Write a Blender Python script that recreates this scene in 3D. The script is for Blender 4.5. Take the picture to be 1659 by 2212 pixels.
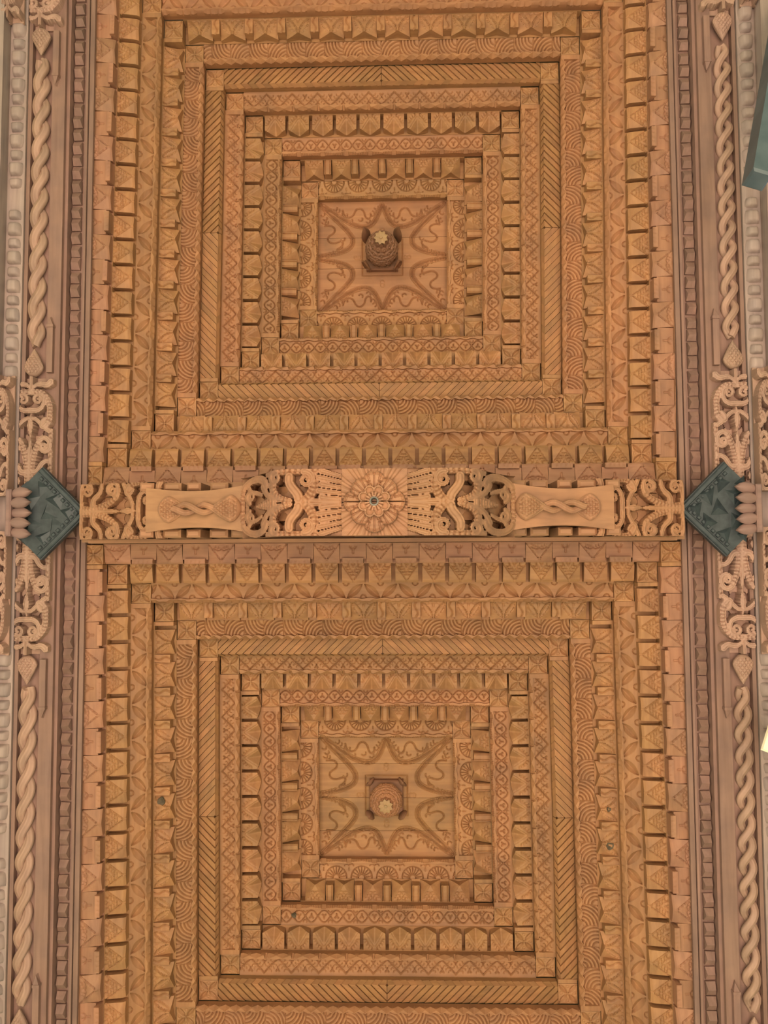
import bpy, math, random
import numpy as np
from mathutils import Matrix, Vector
random.seed(7)
rng = np.random.default_rng(7)
PI = math.pi
scene = bpy.context.scene
for o in list(bpy.data.objects):
    bpy.data.objects.remove(o)
COL = scene.collection

# ------------------------------------------------------------------ camera, looking straight up
EYE = 1.6                                     # eye height above the floor
def W(x, y, z):                               # x right, y down the picture, z up from the eye -> world
    return Vector((-x, -y, z + EYE))
F_PX, TX, TY, TR = 1694.4, -0.06117, 0.02685, -0.00481
def view_matrix():
    cx, sx, cy, sy, c, s = math.cos(TX), math.sin(TX), math.cos(TY), math.sin(TY), math.cos(TR), math.sin(TR)
    return (np.array([[c, -s, 0], [s, c, 0], [0, 0, 1]]) @ np.array([[1, 0, 0], [0, cx, -sx], [0, sx, cx]])
            @ np.array([[cy, 0, sy], [0, 1, 0], [-sy, 0, cy]]))
VM = view_matrix()
T = np.diag([-1.0, -1.0, 1.0])
right, up, back = T @ VM.T @ np.array([1, 0, 0]), -T @ VM.T @ np.array([0, 1, 0]), -T @ VM.T @ np.array([0, 0, 1])
cam_data = bpy.data.cameras.new('camera')
cam_data.sensor_fit = 'VERTICAL'; cam_data.sensor_height = 24.0; cam_data.lens = F_PX / 2212 * 24.0
cam_data.clip_start = 0.02; cam_data.clip_end = 200
cam = bpy.data.objects.new('camera', cam_data); COL.objects.link(cam)
cm = Matrix.Identity(4)
for i in range(3):
    cm[i][0], cm[i][1], cm[i][2] = right[i], up[i], back[i]
cm[2][3] = EYE
cam.matrix_world = cm
scene.camera = cam

# ------------------------------------------------------------------ daylight: open sky all round, sun on the ground outside
world = bpy.data.worlds.new('sky'); scene.world = world; world.use_nodes = True
bg = world.node_tree.nodes['Background']
bg.inputs[0].default_value = (0.72, 0.86, 1.0, 1); bg.inputs[1].default_value = 0.45
sun_data = bpy.data.lights.new('sun', 'SUN'); sun_data.energy = 16.0; sun_data.angle = math.radians(1.0)
sun_data.color = (1.0, 0.93, 0.82)
sun = bpy.data.objects.new('sun', sun_data); COL.objects.link(sun)
sun.rotation_euler = (math.radians(8), math.radians(54), 0); sun.location = (14, -3, 9)
vs = scene.view_settings
vs.view_transform = 'Standard'; vs.look = 'None'; vs.gamma = 1.0; vs.use_curve_mapping = False
vs.exposure = 1.44
scene.cycles.max_bounces = 8; scene.cycles.diffuse_bounces = 5

# ------------------------------------------------------------------ materials
def wood(name, c1, c2, rough=0.62, var=0.07, scale=1.0, dirt=0.25, along='x'):
    m = bpy.data.materials.new(name); m.use_nodes = True
    nt = m.node_tree; N = nt.nodes; L = nt.links
    b = N['Principled BSDF']; b.inputs['Roughness'].default_value = rough
    b.inputs['Specular IOR Level'].default_value = 0.3
    tc = N.new('ShaderNodeTexCoord'); mp = N.new('ShaderNodeMapping')
    oi = N.new('ShaderNodeObjectInfo')
    ad = N.new('ShaderNodeVectorMath'); ad.operation = 'ADD'
    sc = N.new('ShaderNodeVectorMath'); sc.operation = 'SCALE'; sc.inputs[0].default_value = (7.3, 11.1, 5.7)
    L.new(oi.outputs['Random'], sc.inputs['Scale'])
    L.new(tc.outputs['Object'], ad.inputs[0]); L.new(sc.outputs[0], ad.inputs[1])
    mp.inputs['Scale'].default_value = (3 * scale, 42 * scale, 42 * scale) if along == 'x' else (42 * scale, 3 * scale, 42 * scale)
    L.new(ad.outputs[0], mp.inputs[0])
    n1 = N.new('ShaderNodeTexNoise'); n1.inputs['Scale'].default_value = 1.0; n1.inputs['Detail'].default_value = 5
    n1.inputs['Distortion'].default_value = 0.6
    L.new(mp.outputs[0], n1.inputs['Vector'])
    cr = N.new('ShaderNodeValToRGB')
    cr.color_ramp.elements[0].position = 0.3; cr.color_ramp.elements[0].color = (*c1, 1)
    cr.color_ramp.elements[1].position = 0.72; cr.color_ramp.elements[1].color = (*c2, 1)
    L.new(n1.outputs[0], cr.inputs[0])
    # blotches of weather stain, wandering over the timber
    n2 = N.new('ShaderNodeTexNoise'); n2.inputs['Scale'].default_value = 9.0; n2.inputs['Detail'].default_value = 4
    L.new(ad.outputs[0], n2.inputs['Vector'])
    r2 = N.new('ShaderNodeValToRGB')
    r2.color_ramp.elements[0].position = 0.38; r2.color_ramp.elements[0].color = (1, 1, 1, 1)
    r2.color_ramp.elements[1].position = 0.78; r2.color_ramp.elements[1].color = (1 - dirt, 1 - dirt * 0.9, 1 - dirt * 0.6, 1)
    L.new(n2.outputs[0], r2.inputs[0])
    mx = N.new('ShaderNodeMix'); mx.data_type = 'RGBA'; mx.blend_type = 'MULTIPLY'; mx.inputs[0].default_value = 1.0
    L.new(cr.outputs[0], mx.inputs[6]); L.new(r2.outputs[0], mx.inputs[7])
    hs = N.new('ShaderNodeHueSaturation')
    mr = N.new('ShaderNodeMapRange'); mr.inputs[3].default_value = 1 - var; mr.inputs[4].default_value = 1 + var
    L.new(oi.outputs['Random'], mr.inputs[0]); L.new(mr.outputs[0], hs.inputs['Value'])
    mr2 = N.new('ShaderNodeMapRange'); mr2.inputs[3].default_value = 0.503; mr2.inputs[4].default_value = 0.496
    L.new(oi.outputs['Random'], mr2.inputs[0]); L.new(mr2.outputs[0], hs.inputs['Hue'])
    L.new(mx.outputs[2], hs.inputs['Color']); L.new(hs.outputs[0], b.inputs['Base Color'])
    bp = N.new('ShaderNodeBump'); bp.inputs['Strength'].default_value = 0.25; bp.inputs['Distance'].default_value = 0.002
    L.new(n1.outputs[0], bp.inputs['Height']); L.new(bp.outputs[0], b.inputs['Normal'])
    return m
def plain(name, col, rough=0.7, metal=0.0, noise=0.0, nscale=12.0, col2=None):
    m = bpy.data.materials.new(name); m.use_nodes = True
    nt = m.node_tree; N = nt.nodes; L = nt.links; b = N['Principled BSDF']
    b.inputs['Roughness'].default_value = rough; b.inputs['Metallic'].default_value = metal
    tc = N.new('ShaderNodeTexCoord'); n = N.new('ShaderNodeTexNoise'); n.inputs['Scale'].default_value = nscale
    n.inputs['Detail'].default_value = 6
    L.new(tc.outputs['Object'], n.inputs['Vector'])
    cr = N.new('ShaderNodeValToRGB'); cr.color_ramp.elements[0].position = 0.35; cr.color_ramp.elements[1].position = 0.7
    cr.color_ramp.elements[0].color = (*col, 1); cr.color_ramp.elements[1].color = (*(col2 or col), 1)
    L.new(n.outputs[0], cr.inputs[0]); L.new(cr.outputs[0], b.inputs['Base Color'])
    if noise:
        bp = N.new('ShaderNodeBump'); bp.inputs['Strength'].default_value = noise; bp.inputs['Distance'].default_value = 0.004
        L.new(n.outputs[0], bp.inputs['Height']); L.new(bp.outputs[0], b.inputs['Normal'])
    return m
M_GOLD = wood('golden_cedar', (0.268, 0.122, 0.051), (0.358, 0.172, 0.072), dirt=0.32)
M_RED = wood('reddish_cedar', (0.264, 0.116, 0.051), (0.345, 0.159, 0.071), dirt=0.32)
M_PINK = wood('haze_tinted_cedar', (0.285, 0.166, 0.118), (0.365, 0.218, 0.156), dirt=0.2, along='y')  # lens haze mixed into the colour: paler and pinker than the timber
M_PALE = wood('haze_paled_cedar', (0.250, 0.176, 0.150), (0.325, 0.236, 0.205), dirt=0.25, along='y')  # edge glare put into the colour of the outer boards
M_CARVE = wood('honey_cedar', (0.258, 0.122, 0.060), (0.335, 0.164, 0.081), var=0.04)
M_DARK = wood('dark_stained_cedar', (0.165, 0.075, 0.040), (0.225, 0.105, 0.055), var=0.04)
M_FLOWER = wood('straw_cedar', (0.265, 0.15, 0.068), (0.345, 0.205, 0.098), var=0.03)
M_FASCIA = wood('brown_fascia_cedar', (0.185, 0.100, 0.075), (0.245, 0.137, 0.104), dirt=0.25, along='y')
M_LOTUS = wood('red_brown_cedar', (0.190, 0.108, 0.088), (0.250, 0.142, 0.118))
M_KNOT = plain('dark_knot', (0.05, 0.035, 0.02), 0.8, 0, 0.2, 60, (0.10, 0.065, 0.035))
M_ROSE = wood('rose_cedar', (0.258, 0.118, 0.064), (0.335, 0.160, 0.088), dirt=0.3)
M_ROOF = plain('unseen_boarding', (0.10, 0.06, 0.04), 0.9)
M_FLOOR = plain('bounce_paving', (0.60, 0.52, 0.43), 0.9, col2=(0.68, 0.60, 0.50), nscale=2)
M_SURROUND = plain('dark_surround', (0.035, 0.05, 0.02), 0.95, nscale=3, col2=(0.07, 0.085, 0.035))
M_PATINA = plain('green_patina_metal', (0.013, 0.018, 0.022), 0.5, 0.0, 0.3, 30, (0.034, 0.042, 0.048))
M_PAINT = plain('teal_paint', (0.045, 0.062, 0.068), 0.45, 0.0, 0.1, 8, (0.085, 0.105, 0.11))
M_CREAM = plain('cream_timber', (0.68, 0.58, 0.40), 0.7, 0, 0.1, 8, (0.75, 0.66, 0.48))
M_IRON = plain('dull_iron', (0.16, 0.14, 0.12), 0.55, 0.6, 0.1, 30, (0.26, 0.23, 0.20))

# ------------------------------------------------------------------ mesh helpers
def mesh(name, verts, faces, smooth=True, angle=38):
    me = bpy.data.meshes.new(name)
    me.from_pydata([tuple(v) for v in verts], [], faces); me.validate(); me.update()
    if smooth:
        me.polygons.foreach_set('use_smooth', [True] * len(me.polygons))
        me.set_sharp_from_angle(angle=math.radians(angle))
    return me
def quads(nu, nv, off=0, wrap=False):
    r = []
    for i in range(nu - (0 if wrap else 1)):
        a, b = off + i * nv, off + ((i + 1) % nu) * nv
        for j in range(nv - 1):
            r.append((a + j, b + j, b + j + 1, a + j + 1))
    return r
def box_vf(x0, x1, y0, y1, z0, z1, off=0):
    v = [(x, y, z) for z in (z0, z1) for y in (y0, y1) for x in (x0, x1)]
    f = [(0, 2, 3, 1), (4, 5, 7, 6), (0, 1, 5, 4), (2, 6, 7, 3), (0, 4, 6, 2), (1, 3, 7, 5)]
    return v, [tuple(i + off for i in q) for q in f]
def box(name, *a):
    v, f = box_vf(*a); return mesh(name, v, f, smooth=False)
def bevel_box(name, x0, x1, y0, y1, z0, z1, c):
    """a box whose lower edges are chamfered"""
    v = [(x0, y0, z1), (x1, y0, z1), (x1, y1, z1), (x0, y1, z1), (x0, y0, z0 + c), (x1, y0, z0 + c), (x1, y1, z0 + c), (x0, y1, z0 + c),
         (x0 + c, y0 + c, z0), (x1 - c, y0 + c, z0), (x1 - c, y1 - c, z0), (x0 + c, y1 - c, z0)]
    f = [(3, 2, 1, 0), (8, 9, 10, 11)]
    for k in range(4):
        n = (k + 1) % 4
        f += [(k, n, n + 4, k + 4), (k + 4, n + 4, n + 8, k + 8)]
    return mesh(name, v, f, smooth=False)
def boxes(name, lst):
    V, Fc = [], []
    for a in lst:
        v, f = box_vf(*a, off=len(V)); V += v; Fc += f
    return mesh(name, V, Fc, smooth=False)
def obj(name, me, mat=None, parent=None, loc=(0, 0, 0), rot=(0, 0, 0), scale=(1, 1, 1)):
    o = bpy.data.objects.new(name, me); COL.objects.link(o)
    if me is not None and mat is not None and not me.materials:
        me.materials.append(mat)
    o.location = loc; o.rotation_euler = rot; o.scale = scale
    if parent is not None: o.parent = parent
    return o
def thing(name, label, cat, loc=(0, 0, 0), rotz=0.0, group=None, kind='thing'):
    o = bpy.data.objects.new(name, None); COL.objects.link(o); o.empty_display_size = 0.1
    o.location = loc; o.rotation_euler = (0, 0, rotz)
    o['label'] = label; o['category'] = cat; o['kind'] = kind
    if group: o['group'] = group
    return o
def heightfield(name, x0, x1, y0, y1, zf, step=0.0024, ztop=None, angle=50, mask=None):
    """carved underside: z = zf(x, y) (larger = cut deeper, up into the timber), optional side walls up to ztop"""
    nu, nv = max(3, int(round((x1 - x0) / step)) + 1), max(3, int(round((y1 - y0) / step)) + 1)
    X, Y = np.meshgrid(np.linspace(x0, x1, nu), np.linspace(y0, y1, nv), indexing='ij')
    return field(name, X, Y, zf(X, Y), ztop, angle)
def field(name, X, Y, Z, ztop=None, angle=50):
    nu, nv = X.shape
    V = np.stack([X, Y, Z], -1).reshape(-1, 3)
    Fc = quads(nu, nv)
    if ztop is not None:
        ring = [i * nv for i in range(nu)] + [(nu - 1) * nv + j for j in range(1, nv)] + \
               [i * nv + nv - 1 for i in range(nu - 2, -1, -1)] + [j for j in range(nv - 2, 0, -1)]
        n0 = len(V); R = V[ring].copy(); R[:, 2] = ztop
        V = np.vstack([V, V[ring], R]); k = len(ring)
        for a in range(k):
            b = (a + 1) % k
            Fc.append((n0 + a, n0 + k + a, n0 + k + b, n0 + b))
    return mesh(name, V, Fc, True, angle)

# ------------------------------------------------------------------ carving functions
def G(d, w=0.0017):
    return np.exp(-(d / (w * 1.3)) ** 2)
def seg(X, Y, ax, ay, bx, by):
    dx, dy = bx - ax, by - ay
    t = np.clip(((X - ax) * dx + (Y - ay) * dy) / (dx * dx + dy * dy + 1e-12), 0, 1)
    return np.hypot(X - ax - t * dx, Y - ay - t * dy)
def arc(X, Y, cx, cy, r, a0, a1):
    """distance to an arc (angles in degrees, counter-clockwise from a0 to a1)"""
    th = np.degrees(np.arctan2(Y - cy, X - cx)); span = (a1 - a0) % 360 or 360
    inside = ((th - a0) % 360) <= span
    d = np.abs(np.hypot(X - cx, Y - cy) - r)
    e = np.minimum(np.hypot(X - cx - r * math.cos(math.radians(a0)), Y - cy - r * math.sin(math.radians(a0))),
                   np.hypot(X - cx - r * math.cos(math.radians(a1)), Y - cy - r * math.sin(math.radians(a1))))
    return np.where(inside, d, e)
def poly(X, Y, pts):
    d = np.full(X.shape, 9.0)
    for a, b in zip(pts[:-1], pts[1:]):
        d = np.minimum(d, seg(X, Y, *a, *b))
    return d
def lens(X, Y, ax, ay, bx, by, h):
    """0 outside, rising to 1 on the spine of a leaf-shaped gouge from a to b"""
    L = math.hypot(bx - ax, by - ay); cx, cy = (ax + bx) / 2, (ay + by) / 2; ux, uy = (bx - ax) / L, (by - ay) / L
    s = (X - cx) * ux + (Y - cy) * uy; t = np.abs(-(X - cx) * uy + (Y - cy) * ux)
    hh = h * np.clip(1 - (2 * s / L) ** 2, 0, None)
    return np.clip(1 - t / (hh + 1e-6), 0, 1) * (hh > 0)
def bez(p0, p1, p2, p3, n=18):
    t = np.linspace(0, 1, n)[:, None]
    P = [np.array(p, float) for p in (p0, p1, p2, p3)]
    return ((1 - t) ** 3 * P[0] + 3 * (1 - t) ** 2 * t * P[1] + 3 * (1 - t) * t * t * P[2] + t ** 3 * P[3]).tolist()
def star3(U, V, u0, v0, s, flip=1):
    return np.minimum(np.minimum(seg(U, V, u0, v0, u0, v0 - flip * s), seg(U, V, u0, v0, u0 + s * .8, v0 + flip * s * .7)),
                      seg(U, V, u0, v0, u0 - s * .8, v0 + flip * s * .7))
def near(U, c, P):                            # offset from the nearest repeat of a motif
    return (U - c + P / 2) % P - P / 2

# ------------------------------------------------------------------ measured layout of the two coffers
A0, DA, B0, DB, DZ = 0.33756, 0.08824, 0.29853, 0.08789, 0.05687
WD = 0.088                                    # width of one ring of beams
Z2 = 4.0
COFFERS = {'upper': (-0.1111, -1.59958, -0.01139), 'lower': (-0.10308, 1.19156, 0.00887)}
MIDX, MIDY = -0.107, -0.204
def ra(n): return A0 + DA * (n - 2)
def rb(n): return B0 + DB * (n - 2)
def rz(n): return Z2 - DZ * (n - 2)
SIDES = {'top': PI, 'bottom': 0.0, 'left': PI / 2, 'right': -PI / 2}
def side_pose(cof, side, n):
    cx, cy, k = COFFERS[cof]; a, b, z = ra(n), rb(n), rz(n)
    ox, oy = {'top': (0, -b), 'bottom': (0, b), 'left': (-a, 0), 'right': (a, 0)}[side]
    ang = SIDES[side] - (k if side in ('left', 'right') else 0)
    return W(cx + ox + k * oy, cy + oy, z), ang

# ------------------------------------------------------------------ even rings: continuous carved mouldings
def edge_wave(n, u):
    """height of the chipped bevel along the inner arris"""
    tri = lambda P, ph=0: np.abs(((u / P + ph) % 1) * 2 - 1)
    if n == 8:
        return 0.003 + 0.020 * tri(0.049)
    if n == 10:
        return 0.004 + 0.018 * tri(0.132) * (0.6 + 0.4 * tri(0.066, .5)) + 0.005 * tri(0.033)
    P = {2: 0.127, 4: 0.122, 6: 0.126}[n]
    ph = (u / P + 0.5) % 1
    tab = (np.abs(ph - 0.5) < 0.40)
    saw = (u / 0.0085) % 1
    if n == 6:
        return np.where(np.abs(ph - .5) < .46, 0.003 + 0.016 * tri(P / 2, .25), 0.022)
    return np.where(tab, 0.003 + 0.007 * saw + 0.005 * np.abs(np.sin(PI * (ph - .5) / .8)), 0.018)
def face_carve(n, U, V):
    P = {2: 0.127, 4: 0.122, 6: 0.128, 8: 0.184, 10: 0.156}[n]
    g = np.zeros_like(U); vi, vo = 0.018, WD
    if n == 2:
        u = near(U, 0, P); r = np.hypot(u, V - vo); th = np.arctan2(vo - V, u)
        g = np.maximum(G(np.abs(r - 0.016)), G(np.abs(r - 0.052)))
        step = PI / 9
        dth = np.abs((th / step) % 1 - 0.5) * step
        ray = G(r * np.sin(dth), 0.0013) * ((r > 0.018) & (r < 0.050))
        g = np.maximum(g, ray)
        u2 = near(U, P / 2, P)
        g = np.maximum(g, G(arc(np.abs(u2), V, 0.012, vo - .052, 0.011, 200, 340), 0.0016) * 0.8)
        g = np.maximum(g, G(seg(u2, V, 0, vo - .045, 0, vo - .032)) * .7)
    elif n == 4:
        vm = 0.052; A = 0.026; k = 2 * PI / P
        for s in (-1, 1):
            c = vm + s * A * np.cos(k * U); sl = A * k * np.sin(k * U)
            g = np.maximum(g, G(np.abs(V - c) / np.sqrt(1 + sl * sl)))
        u = near(U, 0, P); g = np.maximum(g, G(star3(u, V, 0, vm, 0.010), 0.0022))
        u = near(U, P / 2, P); g = np.maximum(g, G(star3(u, V, 0, vm, 0.010, -1), 0.0022))
        for s in (-1, 1):
            u = near(U, P / 4, P); g = np.maximum(g, .8 * G(arc(u, V, 0, vm + s * .026, 0.009, 0 if s < 0 else 180, 180 if s < 0 else 360)))
    elif n == 6:
        u = np.abs(near(U, 0, P)); v0, v1 = 0.022, 0.082
        g = G(np.abs(V - (v0 + (v1 - v0) * u / (P / 2))) * 0.73, 0.0019)
        w = near(U, P / 2, P); uu = np.abs(near(U, 0, P))
        for k in range(3):
            g = np.maximum(g, .55 * G(arc(uu, V, .014 + .012 * k, .055 + .010 * k, .0075, 170, 320), .0013))
            g = np.maximum(g, .55 * G(arc(np.abs(w), V, .014 + .012 * k, .050 - .010 * k, .0075, 40, 190), .0013))
        g = np.maximum(g, G(star3(near(U, 0, P), V, 0, 0.068, 0.009), 0.002))
        g = np.maximum(g, G(star3(w, V, 0, 0.036, 0.009, -1), 0.002))
    elif n == 8:
        c = 0.092; cell = np.floor(U / c); f = U - cell * c; odd = (cell % 2) == 0
        r = np.hypot(c - f, np.where(odd, V - vi, vo - V))
        q = (r / 0.0155) % 1
        g = G(np.abs(q - 0.5) * 0.0155, 0.0019) * (r > .012)
        g = np.maximum(g, G(np.minimum(f, c - f), 0.0013) * .5)
    elif n == 10:
        u = near(U, 0, P)
        best = np.zeros_like(U)
        for s in (-1, 1):
            best = np.maximum(best, lens(u, V, s * .004, 0.020, s * (P / 2 - .004), 0.084, 0.017))
        g = np.where(best > 0, 0.25 + 1.5 * best, 0)
        g = np.maximum(g, .8 * G(arc(u, V, 0, vo, .012, 180, 360)))
        g = np.maximum(g, .8 * G(arc(near(U, P / 2, P), V, 0, vi + .004, .012, 0, 180)))
    return g
def loft_even(n, half, strip):
    step = 0.0021
    nu = int(2 * half / step) + 1
    u = np.linspace(-half, half, nu); c = edge_wave(n, u)
    flat = (half - np.abs(u) < 0.022) if strip else np.zeros(nu, bool)
    c = np.where(flat, 0.002, c)
    if n == 8:
        lip = 0.017 + 0.0035 * np.sin(2 * PI * u / 0.049)
    elif n == 10:
        lip = 0.019 + 0.002 * np.sin(2 * PI * u / 0.066)
    else:
        lip = 0.018 + 0.0028 * np.sin(2 * PI * u / 0.0635)
    lip = np.maximum(lip, c * 0.85 + 0.003)
    rows = [(np.full(nu, .003), np.full(nu, .0555)), (np.full(nu, .0015), np.full(nu, .034)),
            (np.zeros(nu), c + .0005), (c * .85, np.zeros(nu)), (lip, np.zeros(nu))]
    nf = 32; dl = 0.011
    t = np.linspace(0, 1, nf)
    for k, tt in enumerate(t):
        v = lip + .0015 + (WD + .003 - lip - .0015) * tt
        z = dl * (1 - tt) + 0.004 * math.sin(PI * tt) + (.0095 if n != 10 else .0085) * face_carve(n, u, v)
        z = np.where(flat, 0.0, z)
        rows.append((v, z))
    rows.append((np.full(nu, WD + .012), np.full(nu, .0003)))
    rows.append((np.full(nu, WD + .012), np.full(nu, .0555)))
    X = np.repeat(u[:, None], len(rows), 1); Y = -np.stack([r[0] for r in rows], 1); Z = np.stack([r[1] for r in rows], 1)
    V = np.stack([X, Y, Z], -1).reshape(-1, 3)
    Fc = quads(nu, len(rows))
    m = len(rows); Fc.append(tuple(range(m))); Fc.append(tuple((nu - 1) * m + i for i in range(m))[::-1])
    return mesh('moulding_%d' % n, V, Fc, True, 45)

# ------------------------------------------------------------------ odd rings: rows of separate blocks
def block_field(name, hw, v0, v1, zf, ztop=0.0530, nu=30, nv=30):
    u = np.linspace(-hw, hw, nu); t = np.linspace(0, 1, nv)
    lo = v0(u) if callable(v0) else np.full(nu, v0)
    U = np.repeat(u[:, None], nv, 1); V = lo[:, None] + (v1 - lo[:, None]) * t[None, :]
    Z = zf(U, V)
    return field(name, U, -V, Z, ztop, 42)
def crescents(U, V, pts, r=0.0085, a0=180, a1=340):
    d = np.full(U.shape, 9.0)
    for (cu, cv) in pts:
        d = np.minimum(d, arc(np.abs(U), V, cu, cv, r, a0, a1))
    return d
def blk3(U, V, hw=0.048, sl=0.044, leaf=True):
    ht = hw * np.clip((V - 0.006) / (WD - .008), 0.0, 1)
    out = np.abs(U) - ht
    z = np.where(out > 0, sl * np.clip(out / hw, 0, 1) ** .9 + .002, 0)
    if leaf:
        z = z + .004 * G(out, .0016)
        g = G(crescents(U, V, [(.010, .052), (.017, .066), (.026, .080)], .0085, 150, 330), .0019)
        g = np.maximum(g, G(star3(U, V, 0, .078, .008), .002))
        z = z + .006 * g * (out < -.001)
    return z
def blk9(U, V):
    hw = 0.058
    z = blk3(U, V, hw, 0.030, False)
    b = lens(np.abs(U), V, .003, .012, .052, WD - .002, .013)
    z = np.where(b > 0, .0085 * b + .002 + np.where(z > 0, z * .45, 0), z)
    z = z + .006 * ((b > 0) & (b < .22)) + .005 * G(np.minimum(seg(U, V, 0, .04, 0, WD), 9), .0018)
    z = z + .0035 * G(star3(U, V, 0, .076, .009), .002) + .003 * G(arc(np.abs(U), V, .026, WD, .010, 180, 360))
    return z
def blk5(U, V):
    hw = .0525
    ht = .046 * (1 - V / .076)
    ins = ht - np.abs(U)
    z = np.where(ins > 0, np.minimum(.040, .95 * ins), 0)
    z = z + .006 * G(ins, .0018)
    g = G(crescents(U, V, [(.044, .050), (.038, .062), (.030, .073), (.020, .082)], .0085, 120, 290), .0019)
    return z + .006 * g * (ins < -.001)
def blk11(U, V):
    hw = .052
    ht = hw * np.clip((V - .010) / (WD - .012), 0, 1); out = np.abs(U) - ht
    z = np.where(out > 0, .002 + .013 * np.clip(out / hw, 0, 1), 0)
    z = z + .008 * G(out, .0018)
    g = G(crescents(U, V, [(.008, .046), (.015, .058), (.022, .070), (.031, .081)], .0085, 140, 320), .0019)
    g = np.maximum(g, G(star3(U, V, 0, .080, .007), .002))
    z = z + .006 * g * (out < -.001)
    return z + np.clip(.012 - V, 0, 1) * .8
def blk12a(U, V):
    hw = .0575
    ht = hw * np.clip((V - .016) / (WD - .016), 0, 1); out = np.abs(U) - ht
    z = np.where(out > 0, .018 * np.clip(out / hw, 0, 1) + .003, .006 * np.clip(-out / hw, 0, 1))
    z = z + .009 * G(out, .0019) * (V > .02)
    g = G(crescents(U, V, [(.012, .070), (.024, .074), (.036, .078)], .009, 160, 320), .002)
    z = z + .006 * g * (out < -.002)
    return z - .006 * np.exp(-((U) ** 2 + (V - .014) ** 2) / .004 ** 2) + np.clip(.010 - V, 0, 1) * .9
def blk12b(U, V):
    y = np.minimum(seg(U, V, 0, .046, 0, .066), arc(U, V, 0, .078, .012, 180, 360))
    return .014 + .007 * G(y, .0026)
def bar3(U, V):
    return .006 * G(np.abs(np.abs(U) - .012), .0017)
def bar9(U, V):
    s = .007 * np.sin((V - .02) / .068 * 2 * PI)
    return .007 * G(np.abs(U - s) * .8, .0022)
def corner(U, V):
    b = np.zeros_like(U)
    for sx in (-1, 1):
        for sy in (-1, 1):
            b = np.maximum(b, lens(U, V, sx * .003, sy * .003, sx * .040, sy * .040, .0105))
    z = np.where(b > 0, .002 + .010 * b, 0)
    for (x, y) in ((0, .030), (0, -.030), (.030, 0), (-.030, 0)):
        z = z + .003 * G(np.abs(np.hypot(U - x, V - y) - .006), .0018)
    e = np.maximum(np.abs(U), np.abs(V))
    return z + .002 * G(np.abs(e - .0425), .0012)
CORNER = heightfield('corner_block', -DA / 2 + .0006, DA / 2 - .0006, -DB / 2 + .0006, DB / 2 - .0006, corner, .0026, .0552)
ENDSTRIP = bevel_box('end_strip', -.009, .009, -WD, -.001, 0, .0552, .001)
v0n = lambda a, hw: (lambda u: a * (1 - np.abs(u) / hw))
BLK = {3: block_field('block_narrow', .048, lambda u: .010 * (1 - np.abs(u) / .048) ** 1.5 - 0 + .002, WD, blk3),
       5: block_field('block_notched', .0515, lambda u: .012 * (np.abs(u) / .0525) ** 2 + .002, WD, blk5),
       9: block_field('block_leaf', .058, lambda u: .012 * (1 - np.abs(u) / .058) + .002, WD, blk9, nu=30),
       11: block_field('block_triangle', .0500, lambda u: .002 + 0 * u, WD, blk11),
       '12a': block_field('block_raised', .0575, lambda u: .002 + 0 * u, WD, blk12a),
       '12b': block_field('block_recessed', .0575, lambda u: .020 + 0 * u, WD, blk12b),
       'tab': block_field('block_tab', .046, lambda u: .002 + 0 * u, .024, lambda U, V: .003 * G(np.abs(near(U, 0, .02)), .002) * (np.abs(V - .012) < .006), nu=22, nv=6),
       'bar3': block_field('bar_grooved', .0175, lambda u: .012 + 0 * u, WD, bar3, nu=16, nv=8),
       'bar9': block_field('bar_scroll', .0185, lambda u: .016 + 0 * u, WD, bar9, nu=16, nv=22)}
ROW = {3: (.140, 'bar3', M_GOLD), 5: (.119, None, M_GOLD), 9: (.155, 'bar9', M_GOLD), 11: (.118, None, M_GOLD), 12: (.117, None, M_ROSE)}
RING_WORDS = {2: 'sunray fan carved innermost', 3: 'triangle block and grooved bar', 4: 'curling vine carved', 5: 'notched square block',
              6: 'diamond zigzag carved', 7: 'herringbone carved', 8: 'overlapping arc carved', 9: 'leaf block and scroll bar',
              10: 'pointed petal carved', 11: 'slotted triangle block', 12: 'outermost raised and sunken block'}
MATS = {2: M_GOLD, 4: M_RED, 6: M_RED, 7: M_GOLD, 8: M_RED, 10: M_RED}
CACHE = {}
def cached(key, fn):
    if key not in CACHE: CACHE[key] = fn()
    return CACHE[key]

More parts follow.
